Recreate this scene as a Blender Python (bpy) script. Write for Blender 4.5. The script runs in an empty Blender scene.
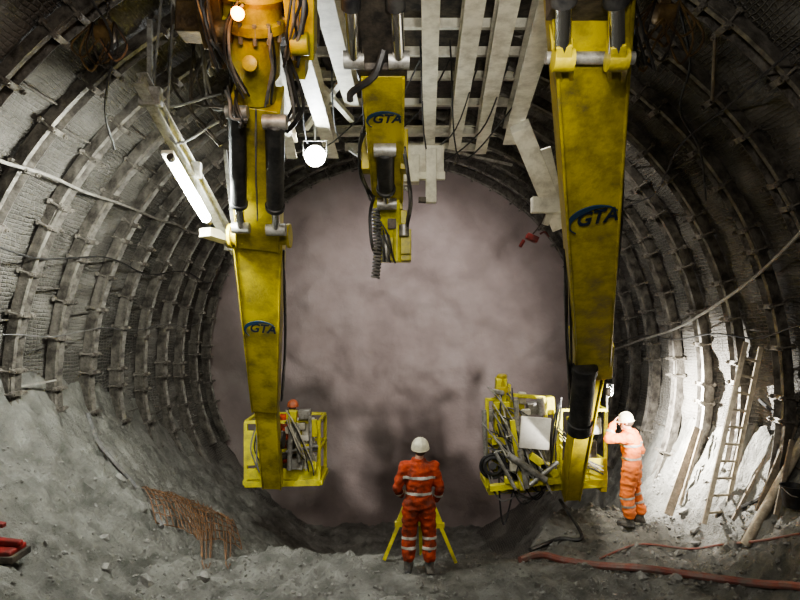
import bpy, bmesh, math, random
from mathutils import Vector, Matrix, noise
random.seed(7)
SC = bpy.context.scene
C = SC.collection
V = Vector
PI = math.pi
F = 600.0; CAMH = 3.5; HOR = 310
R0 = 5.6; AXX = -0.05; AXZ = 2.3

def P(px, py, Y): return V(((px-400)/F*Y, Y, CAMH-(py-HOR)/F*Y))
def proj(v): return (400+F*v.x/v.y, HOR-F*(v.z-CAMH)/v.y)

# ---------------------------------------------------------------- materials
def newmat(name):
    m = bpy.data.materials.new(name); m.use_nodes = True
    nt = m.node_tree; return m, nt, nt.nodes['Principled BSDF']
def mat(name, c1, c2=None, rough=.6, metal=0., scale=3., bump=0., bscale=20., lo=.4, hi=.62, emis=None, estr=0.):
    m, nt, b = newmat(name)
    b.inputs['Roughness'].default_value = rough; b.inputs['Metallic'].default_value = metal
    b.inputs['Base Color'].default_value = (*c1, 1)
    tc = nt.nodes.new('ShaderNodeTexCoord')
    if c2:
        n = nt.nodes.new('ShaderNodeTexNoise'); n.inputs['Scale'].default_value = scale; n.inputs['Detail'].default_value = 10; n.inputs['Roughness'].default_value = .7
        nt.links.new(tc.outputs['Object'], n.inputs['Vector'])
        r = nt.nodes.new('ShaderNodeValToRGB'); r.color_ramp.elements[0].position = lo; r.color_ramp.elements[1].position = hi
        r.color_ramp.elements[0].color = (*c1, 1); r.color_ramp.elements[1].color = (*c2, 1)
        nt.links.new(n.outputs['Fac'], r.inputs['Fac']); nt.links.new(r.outputs['Color'], b.inputs['Base Color'])
    if bump:
        n2 = nt.nodes.new('ShaderNodeTexNoise'); n2.inputs['Scale'].default_value = bscale; n2.inputs['Detail'].default_value = 6
        nt.links.new(tc.outputs['Object'], n2.inputs['Vector'])
        bp = nt.nodes.new('ShaderNodeBump'); bp.inputs['Strength'].default_value = bump; bp.inputs['Distance'].default_value = .03
        nt.links.new(n2.outputs['Fac'], bp.inputs['Height']); nt.links.new(bp.outputs['Normal'], b.inputs['Normal'])
    if emis:
        b.inputs['Emission Color'].default_value = (*emis, 1); b.inputs['Emission Strength'].default_value = estr
    return m
M = {}
M['yellow'] = mat('dusty_yellow_paint', (.50, .405, .016), (.16, .135, .045), .42, 0, 3.2, .2, 30, .43, .70)
M['yellow2'] = mat('bright_yellow_paint', (.70, .64, .035), (.30, .27, .08), .45, 0, 6, .1, 30, .42, .7)
M['white'] = mat('white_paint', (.74, .71, .60), (.40, .37, .3), .55, 0, 4, .1, 30, .42, .7)
M['black'] = mat('black_rubber', (.012, .012, .014), (.05, .048, .045), .5, 0, 6, .1, 40)
M['dark'] = mat('dark_steel', (.035, .032, .03), (.12, .10, .08), .55, .5, 6, .2, 30)
M['rustbrown'] = mat('greasy_brown_steel', (.07, .045, .025), (.2, .13, .05), .5, .4, 4, .3, 25)
M['chrome'] = mat('chrome_rod', (.75, .74, .72), None, .18, 1.)
M['steel'] = mat('galvanised_steel', (.45, .44, .41), (.2, .19, .165), .45, .5, 8, .1, 30)
M['rib'] = mat('shotcrete_dusted_steel', (.24, .22, .19), (.06, .053, .046), .45, .25, 5, .5, 25, .36, .62)
M['clamp'] = mat('dusty_clamp_steel', (.27, .245, .21), (.07, .063, .055), .45, .3, 7, .4, 30)
M['wood'] = mat('weathered_wood', (.27, .22, .16), (.13, .11, .085), .8, 0, 6, .4, 30)
M['palewood'] = mat('dusty_pale_wood', (.5, .44, .34), (.3, .26, .2), .8, 0, 8, .4, 30)
M['redhose'] = mat('dull_red_hose', (.25, .085, .065), (.2, .15, .13), .6, 0, 6)
M['red'] = mat('red_paint', (.20, .010, .008), (.09, .018, .014), .6, 0, 6)
M['greyhose'] = mat('grey_hose', (.22, .21, .2), (.1, .1, .1), .6, 0, 6)
M['cable'] = mat('pale_cable', (.34, .325, .285), (.19, .175, .155), .6, 0, 6)
M['palehose'] = mat('dusty_pale_hose', (.58, .55, .44), (.35, .32, .25), .6, 0, 9)
M['rust'] = mat('rusty_wire', (.30, .16, .08), (.15, .10, .07), .8, .2, 8)
M['orange'] = mat('orange_workwear', (.44, .055, .012), (.12, .026, .012), .85, 0, 6, .5, 18, .40, .62)
M['orange2'] = mat('pale_orange_workwear', (.90, .23, .055), (.62, .19, .075), .8, 0, 5, .5, 18, .42, .7)
M['reflect'] = mat('reflective_tape', (.5, .48, .42), (.3, .28, .24), .4, 0, 12)
M['skin'] = mat('skin', (.5, .28, .19), (.42, .22, .15), .55, 0, 8)
M['hair'] = mat('brown_hair', (.05, .03, .02), (.09, .055, .03), .7, 0, 30)
M['eye'] = mat('eye', (.8, .8, .78), None, .2)
M['helmet'] = mat('cream_helmet', (.72, .69, .52), (.45, .42, .33), .35, 0, 8)
M['helmet2'] = mat('dusty_orange_helmet', (.45, .11, .04), (.25, .09, .05), .45, 0, 6)
M['boot'] = mat('muddy_boot', (.03, .03, .03), (.16, .145, .12), .6, 0, 9)
M['blue'] = mat('blue_lettering', (.006, .016, .04), (.015, .03, .06), .5)
M['blue2'] = mat('blue_crescent', (.01, .045, .10), (.02, .05, .1), .5)
M['rock'] = mat('grey_rock', (.28, .272, .25), (.15, .145, .13), .9, 0, 7, .6, 20)
M['panel'] = mat('white_panel', (.8, .78, .7), (.6, .57, .5), .5, 0, 4)
M['tube'] = mat('fluorescent_glow', (1, 1, 1), None, .5, emis=(.93, 1, .95), estr=110)
M['flood'] = mat('flood_glow', (1, 1, 1), None, .5, emis=(.9, .96, 1), estr=300)
M['amber'] = mat('amber_glow', (1, .5, .1), None, .5, emis=(1, .30, .02), estr=30)  # emissive stand-in for a lamp reflection

def rockmat(name, a, b, c, wire, bumpd=.03, blotch=1.1, rough=.72, det=10, s2=11):
    m, nt, bs = newmat(name); L = nt.links.new; N = nt.nodes.new
    bs.inputs['Roughness'].default_value = rough
    tc = N('ShaderNodeTexCoord')
    n1 = N('ShaderNodeTexNoise'); n1.inputs['Scale'].default_value = blotch; n1.inputs['Detail'].default_value = det; n1.inputs['Roughness'].default_value = .6
    L(tc.outputs['Object'], n1.inputs['Vector'])
    r = N('ShaderNodeValToRGB'); e = r.color_ramp.elements; e[0].position = .32; e[1].position = .68
    e[0].color = (*a, 1); e[1].color = (*c, 1); x = e.new(.5); x.color = (*b, 1)
    L(n1.outputs['Fac'], r.inputs['Fac'])
    n2 = N('ShaderNodeTexNoise'); n2.inputs['Scale'].default_value = s2; n2.inputs['Detail'].default_value = 10; n2.inputs['Roughness'].default_value = .72
    L(tc.outputs['Object'], n2.inputs['Vector'])
    col = r.outputs['Color']; h = n2.outputs['Fac']
    if wire:
        uv = N('ShaderNodeUVMap'); uv.uv_map = 'UVMap'
        nz = N('ShaderNodeTexNoise'); nz.inputs['Scale'].default_value = 2.5
        L(uv.outputs['UV'], nz.inputs['Vector'])
        add = N('ShaderNodeVectorMath'); add.operation = 'MULTIPLY_ADD'; add.inputs[1].default_value = (.12, .12, .12)
        L(nz.outputs['Color'], add.inputs[0]); L(uv.outputs['UV'], add.inputs[2])
        sp = N('ShaderNodeSeparateXYZ'); L(add.outputs[0], sp.inputs[0])
        outs = []
        for ax, per in ((0, .06), (1, .06)):
            pp = N('ShaderNodeMath'); pp.operation = 'PINGPONG'; pp.inputs[1].default_value = per/2
            L(sp.outputs[ax], pp.inputs[0])
            mr = N('ShaderNodeMapRange'); mr.inputs['From Min'].default_value = .003; mr.inputs['From Max'].default_value = .013
            mr.inputs['To Min'].default_value = 1 if ax == 0 else .45; mr.inputs['To Max'].default_value = 0
            L(pp.outputs[0], mr.inputs['Value']); outs.append(mr.outputs[0])
        mx = N('ShaderNodeMath'); mx.operation = 'MAXIMUM'; L(outs[0], mx.inputs[0]); L(outs[1], mx.inputs[1])
        pm = N('ShaderNodeMapRange'); pm.inputs['From Min'].default_value = .35; pm.inputs['From Max'].default_value = .6; pm.inputs['To Min'].default_value = 1; pm.inputs['To Max'].default_value = .3
        L(n1.outputs['Fac'], pm.inputs['Value'])
        mxx = N('ShaderNodeMath'); mxx.operation = 'MULTIPLY'; L(mx.outputs[0], mxx.inputs[0]); L(pm.outputs[0], mxx.inputs[1]); mx = mxx
        mm = N('ShaderNodeMath'); mm.operation = 'MULTIPLY'; mm.inputs[1].default_value = .5; L(mx.outputs[0], mm.inputs[0])
        mc = N('ShaderNodeMixRGB'); mc.blend_type = 'MIX'; mc.inputs['Color2'].default_value = (.27, .255, .225, 1)
        L(mm.outputs[0], mc.inputs['Fac']); L(col, mc.inputs['Color1']); col = mc.outputs[0]
        ad = N('ShaderNodeMath'); ad.operation = 'ADD'; L(h, ad.inputs[0]); L(mx.outputs[0], ad.inputs[1]); h = ad.outputs[0]
    L(col, bs.inputs['Base Color'])
    bp = N('ShaderNodeBump'); bp.inputs['Strength'].default_value = .9; bp.inputs['Distance'].default_value = bumpd
    L(h, bp.inputs['Height']); L(bp.outputs['Normal'], bs.inputs['Normal'])
    return m
M['lining'] = rockmat('meshed_lining', (.05, .046, .04), (.105, .097, .085), (.20, .188, .168), True, .04, rough=.5)
M['face'] = rockmat('tunnel_face', (.215, .175, .165), (.25, .206, .195), (.29, .245, .233), False, .04, .8, .85, det=3, s2=6)
M['ground'] = rockmat('muck_ground', (.12, .117, .103), (.215, .21, .188), (.34, .333, .30), False, .13, 2.2)

# ---------------------------------------------------------------- mesh building
def frame(D, side=None):
    D = D.normalized(); s = V(side) if side is not None else V((1, 0, 0))
    s = s-D*s.dot(D)
    if s.length < 1e-3: s = V((0, 1, 0)); s = s-D*s.dot(D)
    if s.length < 1e-3: s = V((0, 0, 1)); s = s-D*s.dot(D)
    s.normalize(); return D, s, D.cross(s)
def catmull(pts, n=6):
    pts = [V(p) for p in pts]
    if len(pts) < 3: return pts
    q = [pts[0]*2-pts[1]]+pts+[pts[-1]*2-pts[-2]]; out = []
    for i in range(1, len(q)-2):
        a, b, c, d = q[i-1:i+3]
        for k in range(n):
            t = k/n
            out.append(.5*((2*b)+(c-a)*t+(2*a-5*b+4*c-d)*t*t+(3*b-a-3*c+d)*t**3))
    out.append(pts[-1]); return out
class MB:
    def __init__(s): s.bm = bmesh.new()
    def ring(s, pts): return [s.bm.verts.new(p) for p in pts]
    def bridge(s, a, b):
        n = len(a)
        for i in range(n): s.bm.faces.new((a[i], a[(i+1) % n], b[(i+1) % n], b[i]))
    def loft(s, rings, cap=True):
        rs = [s.ring(r) for r in rings]
        for a, b in zip(rs, rs[1:]): s.bridge(a, b)
        if cap: s.bm.faces.new(rs[0]); s.bm.faces.new(rs[-1])
        return s
    def box(s, c, sz, rot=None):
        c = V(c); x, y, z = [k/2 for k in sz]; R = rot or Matrix.Identity(3)
        f = lambda a, b, d: c+R@V((a, b, d))
        return s.loft([[f(-x, -y, -z), f(x, -y, -z), f(x, y, -z), f(-x, y, -z)], [f(-x, -y, z), f(x, -y, z), f(x, y, z), f(-x, y, z)]])
    def bar(s, p0, p1, w0, t0, w1=None, t1=None, side=None):
        p0 = V(p0); p1 = V(p1); w1 = w0 if w1 is None else w1; t1 = t0 if t1 is None else t1
        D, S, N = frame(p1-p0, side); rs = []
        for p, w, t in ((p0, w0, t0), (p1, w1, t1)):
            rs.append([p+S*a*w/2+N*b*t/2 for a, b in ((-1, -1), (1, -1), (1, 1), (-1, 1))])
        return s.loft(rs)
    def cyl(s, p0, p1, r0, r1=None, seg=16):
        p0 = V(p0); p1 = V(p1); r1 = r0 if r1 is None else r1; D, S, N = frame(p1-p0)
        return s.loft([[p+(S*math.cos(2*PI*i/seg)+N*math.sin(2*PI*i/seg))*r for i in range(seg)] for p, r in ((p0, r0), (p1, r1))])
    def lathe(s, p0, D, prof, seg=20):
        D, S, N = frame(V(D)); p0 = V(p0)
        return s.loft([[p0+D*h+(S*math.cos(2*PI*i/seg)+N*math.sin(2*PI*i/seg))*r for i in range(seg)] for h, r in prof])
    def tube(s, pts, r, seg=6, smooth=6):
        pts = catmull(pts, smooth) if smooth else [V(p) for p in pts]
        D, S, N = frame(pts[1]-pts[0]); rs = []
        for i, p in enumerate(pts):
            T = (pts[min(i+1, len(pts)-1)]-pts[max(i-1, 0)])
            if T.length < 1e-6: T = D
            T = T.normalized(); S = S-T*S.dot(T)
            if S.length < 1e-4: S = frame(T)[1]
            S.normalize(); N = T.cross(S); rr = r(i/(len(pts)-1)) if callable(r) else r
            rs.append([p+(S*math.cos(2*PI*k/seg)+N*math.sin(2*PI*k/seg))*rr for k in range(seg)])
        return s.loft(rs)
    def torus(s, c, ax, R, r, seg=24, sg=8):
        D, S, N = frame(V(ax)); c = V(c); rs = []
        for i in range(seg):
            a = 2*PI*i/seg; o = S*math.cos(a)+N*math.sin(a)
            rs.append(s.ring([c+o*(R+r*math.cos(2*PI*k/sg))+D*r*math.sin(2*PI*k/sg) for k in range(sg)]))
        for i in range(seg): s.bridge(rs[i], rs[(i+1) % seg])
        return s
    def ell(s, c, rad, rot=None, seg=20):
        m = Matrix.Translation(V(c)) @ (rot.to_4x4() if rot else Matrix.Identity(4)) @ Matrix.Diagonal((*rad, 1))
        bmesh.ops.create_uvsphere(s.bm, u_segments=seg, v_segments=seg//2+2, radius=1, matrix=m); return s
    def caps(s, p0, p1, r0, r1):
        s.cyl(p0, p1, r0, r1, 14); s.ell(p0, (r0,)*3, seg=14); s.ell(p1, (r1,)*3, seg=14); return s
def wloc(o):
    v = V((0, 0, 0))
    while o: v += o.location; o = o.parent
    return v
def tag(o, label=None, cat=None, group=None, kind=None):
    if label: o['label'] = label
    if cat: o['category'] = cat
    if group: o['group'] = group
    if kind: o['kind'] = kind
    return o
def obj(name, mb, m, parent=None, bev=0, ang=38, label=None, cat=None, group=None, kind=None, mesh=None, world=False):
    if mesh is None:
        bm = mb.bm; bmesh.ops.recalc_face_normals(bm, faces=bm.faces)
        mesh = bpy.data.meshes.new(name); bm.to_mesh(mesh); bm.free()
    if parent: off = wloc(parent)
    elif world: off = V((0, 0, 0))
    else:
        xs = [v.co for v in mesh.vertices]
        off = V(((min(v.x for v in xs)+max(v.x for v in xs))/2, (min(v.y for v in xs)+max(v.y for v in xs))/2, min(v.z for v in xs)))
    mesh.transform(Matrix.Translation(-off))
    mesh.polygons.foreach_set('use_smooth', [True]*len(mesh.polygons))
    try: mesh.set_sharp_from_angle(angle=math.radians(ang))
    except Exception: pass
    mesh.materials.append(m)
    o = bpy.data.objects.new(name, mesh); C.objects.link(o)
    if parent: o.parent = parent
    else: o.location = off
    if bev:
        b = o.modifiers.new('bevel', 'BEVEL'); b.width = bev; b.segments = 2; b.limit_method = 'ANGLE'
    return tag(o, label, cat, group, kind)
def empty(name, loc, label, cat, group=None):
    o = bpy.data.objects.new(name, None); C.objects.link(o); o.location = loc; o.empty_display_size = .2
    return tag(o, label, cat, group)

# ---------------------------------------------------------------- terrain
def sm(a, b, x):
    t = max(0, min(1, (x-a)/(b-a))); return t*t*(3-2*t)
def smax(a, b, k=.35):
    h = max(0, min(1, .5+.5*(a-b)/k)); return b+(a-b)*h+k*h*(1-h)
def gz(x, y):
    ye = 8.5+.25*noise.noise(V((x*.9, 3.1, 0)))+1.9*sm(1.5, 3.0, x)
    t = sm(0, 1, (y-ye)/1.7)
    base = -2.85*t
    zl = 1.95-.27*max(0, y-9.2)-.05*max(0, 8-y); d = x+5.6
    hl = zl-1.05*d+.06*d*d+.55*math.exp(-max(d, 0)/.28)
    zr = 1.15-.14*max(0, y-9.5); d2 = 5.5-x
    hr = zr-1.2*d2+.4*math.exp(-max(d2, 0)/.28)
    h = smax(smax(base, hl), hr)
    n = .12*noise.noise(V((x*1.1, y*1.1, 2)))+.06*noise.noise(V((x*3, y*3, 5)))
    f = .07*(.5-abs(noise.noise(V((x*4.3, y*4.3, 1))))*2)+.05*noise.noise(V((x*9, y*9, 1)))+.03*(.4-abs(noise.noise(V((x*17, y*17, 8))))*1.6)
    amp = 1+1.0*sm(-2.6, -4.0, x)+.9*sm(3.6, 4.6, x); fa_ = 1.0+.4*sm(3.6, 4.6, x)+.5*sm(-2.2, -3.5, x)
    if abs(x-.25) < .9 and abs(y-8.2) < .6: amp *= .45; fa_ *= .4
    return h+n*amp+f*fa_
mb = MB(); nx = 240; grid = []
ys = [-3+8*i/40 for i in range(40)]+[5+7*i/250 for i in range(250)]+[12+6.2*i/60 for i in range(61)]
for y in ys:
    grid.append([mb.bm.verts.new((x, y, gz(x, y))) for x in [-5.75+11.3*i/nx for i in range(nx+1)]])
for j in range(len(ys)-1):
    for i in range(nx): mb.bm.faces.new((grid[j][i], grid[j][i+1], grid[j+1][i+1], grid[j+1][i]))
obj('floor', mb, M['ground'], ang=180, kind='structure', world=True, label='grey muck floor with banks against the tunnel walls')

# ---------------------------------------------------------------- lining and face
YF = 17.9
def lining(name, a0, a1, label):
    mb = MB(); bm = mb.bm; na = int((a1-a0)/(2*PI)*400); ny = 280; y0 = -5.; rows = []
    uvl = bm.loops.layers.uv.new('UVMap'); info = {}
    for i in range(na+1):
        a = a0+(a1-a0)*i/na; row = []
        for j in range(ny+1):
            y = y0+(18.4-y0)*j/ny; c, s = math.cos(a), math.sin(a)
            q = V((c*R0, y, s*R0))
            rr = R0+.08+.09*noise.noise(q*1.2)+.07*noise.noise(q*3.1)+.035*noise.noise(q*8)
            rr += .07*math.cos(2*PI*(y-6.3)/1.08)*-1
            v = bm.verts.new((AXX+c*rr, y, AXZ+s*rr)); info[v] = (a*R0, y); row.append(v)
        rows.append(row)
    for i in range(na):
        for j in range(ny):
            f = bm.faces.new((rows[i][j], rows[i+1][j], rows[i+1][j+1], rows[i][j+1]))
            for l in f.loops: l[uvl].uv = info[l.vert]
    obj(name, mb, M['lining'], ang=180, kind='structure', world=True, label=label)
lining('wall_right', -PI/2, PI*.3, 'curved meshed shotcrete lining on the right')
lining('ceiling', PI*.3, PI*.7, 'curved meshed shotcrete crown of the tunnel')
lining('wall_left', PI*.7, PI*1.5, 'curved meshed shotcrete lining on the left')
mb = MB(); nr, na = 110, 240; prev = None
def facept(r, a):
    x = AXX+math.cos(a)*r; z = AXZ+math.sin(a)*r
    q = V((x, z, 0))
    b = .32*noise.noise(q*.4)+.26*noise.noise(q*.85+V((5, 0, 0)))+.12*noise.noise(q*1.7)+.02*noise.noise(q*4.2)
    return V((x, YF+.2+b-.6*(r/R0)**6*1.0+.25*(1-(r/R0)**2), z))
for i in range(1, nr+1):
    r = (R0+.15)*i/nr; row = [mb.bm.verts.new(facept(r, 2*PI*k/na)) for k in range(na)]
    if prev: mb.bridge(prev, row)
    else: mb.bm.faces.new(row)
    prev = row
obj('wall_back', mb, M['face'], ang=180, kind='structure', world=True, label='rounded brown shotcreted tunnel face')

# ---------------------------------------------------------------- steel arch ribs
PROF = [(-.03, -.06), (.15, -.115), (.17, -.075), (.03, -.04), (.03, .04), (.17, .075), (.15, .115), (-.03, .06)]
def seg_mb(a0, a1, r):
    mb = MB(); n = max(6, int((a1-a0)/(2*PI)*140)); rs = []
    for i in range(n+1):
        a = a0+(a1-a0)*i/n
        rs.append([V((math.cos(a)*(r-t), y, math.sin(a)*(r-t))) for t, y in PROF])
    return mb.loft(rs)
def clamp_mb(a, r):
    mb = MB(); rad = V((math.cos(a), 0, math.sin(a))); tan = V((-math.sin(a), 0, math.cos(a)))
    rot = Matrix((tan, V((0, 1, 0)), rad)).transposed()
    mb.box(rad*(r-.18), (.07, .28, .035), rot); mb.box(rad*(r+.0), (.07, .28, .03), rot)
    for s in (-1, 1):
        mb.cyl(rad*(r-.25)+V((0, s*.125, 0)), rad*(r+.03)+V((0, s*.125, 0)), .016, seg=8)
        mb.cyl(rad*(r-.23)+V((0, s*.125, 0)), rad*(r-.195)+V((0, s*.125, 0)), .032, seg=6)
    return mb
root0 = empty('steel_arch_rib', (0, 0, 0), 'x', 'steel rib', 'steel arch ribs ringing the tunnel')
NS = 9
for k in range(NS):
    a0 = -.45+(PI+.9)*k/NS-.035; a1 = a0+(PI+.9)/NS+.07
    obj('arch_segment', seg_mb(a0, a1, R0-.04-(k % 2)*.035), M['rib'], root0, ang=30)
    for da in (0, .06, .19, .30) if k else (.17,):
        obj('joint_clamp', clamp_mb(a0+.01+da, R0-.05), M['clamp'], root0)
for k in range(9):
    a = -.2+(PI+.4)*k/8+random.uniform(-.06, .06)
    c = V((math.cos(a), 0, math.sin(a)))*(R0-.07)
    obj('spacer_rod', MB().bar(c+V((0, .02, 0)), c+V((math.cos(a)*.02, 1.07, math.sin(a)*.02)), .02, .02, side=(0, 0, 1)), M['rib'], root0)
names = ['nearest', 'second', 'third', 'fourth', 'fifth', 'sixth', 'seventh', 'eighth', 'ninth', 'tenth', 'eleventh']
for i in range(11):
    if i == 0: r = root0
    else:
        r = root0.copy(); C.objects.link(r)
        for ch in root0.children:
            c = ch.copy(); C.objects.link(c); c.parent = r
    r.location = (AXX, 6.3+1.08*i, AXZ)
    r['label'] = 'grey clamped steel arch rib, %s to the camera' % names[i] if i == 0 else 'grey clamped steel arch rib, %s from the camera' % names[i]
for i, r in enumerate([o for o in C.objects if o.type == 'EMPTY']):
    r.rotation_euler = (0, random.uniform(-.06, .06), random.uniform(-.006, .006))

# ---------------------------------------------------------------- pipes and cables on the walls
def wallpt(deg, y, r=R0-.26): return V((AXX+r*math.cos(math.radians(deg)), y, AXZ+r*math.sin(math.radians(deg))))
obj('wall_pipe', MB().tube([wallpt(147+.25*math.sin(y*3), y, R0-.25) for y in [5+.9*i for i in range(14)]], .022), M['cable'],
    label='pale supply pipe running along the upper left ribs', cat='pipe')
obj('cable', MB().tube([wallpt(171+.5*math.sin(y*2.2), y, R0-.25) for y in [6+.8*i for i in range(14)]], .010), M['greyhose'],
    label='thin grey cable strung along the left ribs at mid height', cat='cable')
obj('cable', MB().tube([wallpt(158+1.0*math.sin(y*1.7), y, R0-.25) for y in [6+.8*i for i in range(14)]], .014), M['black'],
    label='black cable sagging along the left ribs under the pale pipe', cat='cable')
obj('air_hose', MB().tube([wallpt(d, y, R0-.28) for d, y in ((27, 6.5), (21, 7.8), (17, 8.8), (13, 10), (9, 11.4), (6, 13), (2, 15), (-1, 17))], .024), M['cable'],
    label='pale air hose sloping down along the right wall ribs', cat='hose')
obj('cable', MB().tube([wallpt(d+.9*math.sin(y*4), y, R0-.26) for d, y in ((12, 6.5), (11, 7.8), (9, 8.8), (8, 10), (6, 11.4), (6, 13), (4, 15), (3, 17))], .014), M['black'],
    label='thin black cable along the right wall under the pale hose', cat='cable')
obj('cable', MB().tube([wallpt(d+.8*math.sin(y*3), y, R0-.26) for d, y in ((45, 5.5), (42, 7), (41, 8.5), (37, 10), (36, 11.5), (33, 13), (31, 15))], .014), M['black'],
    label='black cable looping along the upper right ribs', cat='cable')
obj('wire_bracket', MB().bar(P(12, 388, 8.6), P(56, 380, 9.3), .025, .025), M['cable'], label='pale rod sticking out of the left wall above the bank', cat='rod')

# ---------------------------------------------------------------- overhead platform
plat = empty('gantry_platform', P(440, 60, 7.6), 'white steel beam gantry hung under the tunnel crown', 'gantry')
def ibeam(p0, p1, w, h):
    mb = MB(); D, S, N = frame(V(p1)-V(p0)); a = V(p0); b = V(p1)
    for s in (-1, 1): mb.bar(a+N*s*h/2, b+N*s*h/2, w, .02)
    mb.bar(a, b, .025, h-.01); return mb
for a, b, w in (((431, -30, 6), (429, 150, 11.3), .20), ((478, -30, 6), (454, 142, 11.2), .22), ((513, -30, 6), (480, 146, 11.4), .22), ((556, -30, 5.9), (510, 136, 10.8), .26),
                ((322, -20, 6), (352, 95, 9.3), .22), ((300, 40, 7.0), (333, 150, 11.2), .22), ((262, 10, 6.4), (292, 150, 10.5), .18)):
    obj('long_beam', ibeam(P(*a), P(*b), w, .3), M['white'], plat)
for py, x0, x1, w in ((22, 300, 560, .08), (50, 296, 560, .08), (74, 290, 548, .10), (101, 285, 545, .12), (131, 290, 540, .24), (147, 345, 530, .1)):
    d = 600*3.85/(310-py)
    obj('cross_beam', ibeam(P(x0, py, d), P(x1, py, d), w, .16), M['white'], plat)
for a, b in (((300, 62, 8.2), (352, 120, 9.6)), ((352, 66, 8.2), (306, 128, 10))):
    obj('diagonal_brace', MB().bar(P(*a), P(*b), .08, .08), M['white'], plat)
mb = MB()
for k in range(7): mb.bar(P(300+42*k, -8, 7.1), P(318+34*k, 118, 12), .05, .05)
obj('deck_grating', mb, M['dark'], plat)
obj('deck_plate', MB().box((.3, 8.4, 7.42), (3.0, 6.5, .04)), M['dark'], plat)
obj('hanging_box', MB().box(P(424, 163, 9.6), (.62, .3, .5)), M['white'], plat, .01)
obj('hanging_box', MB().box(P(411, 170, 9.4), (.26, .25, .42)), M['white'], plat, .01)
mb = MB(); mb.bar(P(431, 150, 9.3), P(431, 203, 9.3), .16, .16); mb.bar(P(419, 176, 9.3), P(445, 176, 9.3), .1, .12, side=(0, 1, 0)); obj('drop_bracket', mb, M['white'], plat, .008)
obj('bracket_foot', MB().box(P(425, 200, 9.3), (.2, .14, .07)), M['dark'], plat)
mb = MB(); mb.bar(P(520, 126, 9), P(560, 225, 10.2), .3, .24); mb.bar(P(540, 150, 9.4), P(553, 205, 9.8), .34, .05); mb.box(P(547, 205, 9.8), (.5, .2, .25)); mb.bar(P(545, 225, 10), P(565, 170, 9.8), .1, .1)
obj('side_hanger', mb, M['white'], plat, .008)
obj('brace', MB().bar(P(408, 190, 9.2), P(350, 150, 9.5), .04, .04), M['steel'], plat)
obj('brace', MB().bar(P(445, 150, 10.5), P(512, 165, 11), .04, .04), M['steel'], plat)
r = empty('red_valve', P(532, 240, 10), 'small red valve box hanging under the right of the gantry', 'valve')
mb = MB(); mb.box(P(532, 238, 10), (.2, .14, .1), Matrix.Rotation(.4, 3, 'Y')); mb.cyl(P(524, 240, 10), P(520, 247, 10), .03); obj('body', mb, M['red'], r, .01)
obj('handle', MB().tube([P(540, 234, 9.9), P(545, 232, 9.85), P(549, 237, 9.85)], .015), M['red'], r)
obj('hook', MB().tube([P(533, 234, 10), P(540, 225, 10), P(545, 214, 9.9)], .012), M['dark'], r)

# side rail with lamp on the left
rail = empty('side_rail', P(188, 170, 7.3), 'white inclined steel rail carrying the bright lamp on the left', 'beam')
obj('beam', ibeam(P(140, 78, 6.3), P(236, 250, 8.9), .12, .16), M['steel'], rail)
for t in (.08, .45, .95):
    obj('mounting_plate', MB().box(P(140, 78, 6.3).lerp(P(236, 250, 8.9), t), (.24, .1, .2)), M['steel'], rail, .01)
obj('bracket', MB().bar(P(205, 232, 8.2), P(240, 243, 8.9), .2, .12), M['white'], rail)
obj('hanger', MB().bar(P(150, 88, 6.5), P(150, 20, 6.5), .05, .05), M['steel'], rail)
obj('hanger', MB().bar(P(236, 250, 8.9), P(225, 150, 8.9), .05, .05), M['steel'], rail)
lamp = empty('fluorescent_lamp', P(190, 190, 7.2), 'bright tubular work lamp on the inclined white rail', 'lamp')
a, b = P(172, 160, 6.75), P(207, 220, 7.75)
D = (b-a).normalized()
obj('housing', MB().bar(a-D*.05+V((-.05, .03, .07)), b+D*.05+V((-.05, .03, .07)), .14, .05), M['white'], lamp, .008)
obj('tube', MB().lathe(a, D, ((0, .03), (.03, .06), ((b-a).length-.03, .06), ((b-a).length, .03))), M['tube'], lamp)
obj('end_cap', MB().cyl(a-D*.06, a, .045), M['dark'], lamp)
obj('end_cap', MB().cyl(b, b+D*.06, .045), M['dark'], lamp)
def flood(c, aim, label, s=1., hang=True, glow='flood'):
    c = V(c); aim = V(aim).normalized()
    fl = empty('floodlight', c, label, 'lamp')
    obj('housing', MB().lathe(c-aim*.17*s, aim, ((0, .08*s), (.04*s, .14*s), (.15*s, .2*s), (.16*s, .21*s))), M['dark'], fl)
    obj('lens', MB().lathe(c, aim, ((-.02, .19*s), (0, .19*s), (.015, .16*s), (.03, .1*s))), M[glow], fl)
    u = V((0, 0, 1)); sd = aim.cross(u).normalized()
    obj('yoke', MB().tube([c+sd*.22*s, c+sd*.22*s+u*.28*s, c-sd*.22*s+u*.28*s, c-sd*.22*s], .015, smooth=0), M['steel'], fl)
    if hang: obj('hanger', MB().cyl(c+u*.28*s, c+u*1.0, .02), M['steel'], fl)
    else: obj('post', MB().cyl(c-aim*.12*s, c-aim*.12*s-u*.5, .02), M['steel'], fl)
flood(P(315, 156, 9.5), (.02, -1, -.12), 'glaring white floodlight hanging under the gantry', .85)
WL = P(610, 392, 10.75)
flood(WL, (1, .12, -.05), 'small work floodlight on the drilling platform rail shining at the right wall', .5, False)

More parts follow.
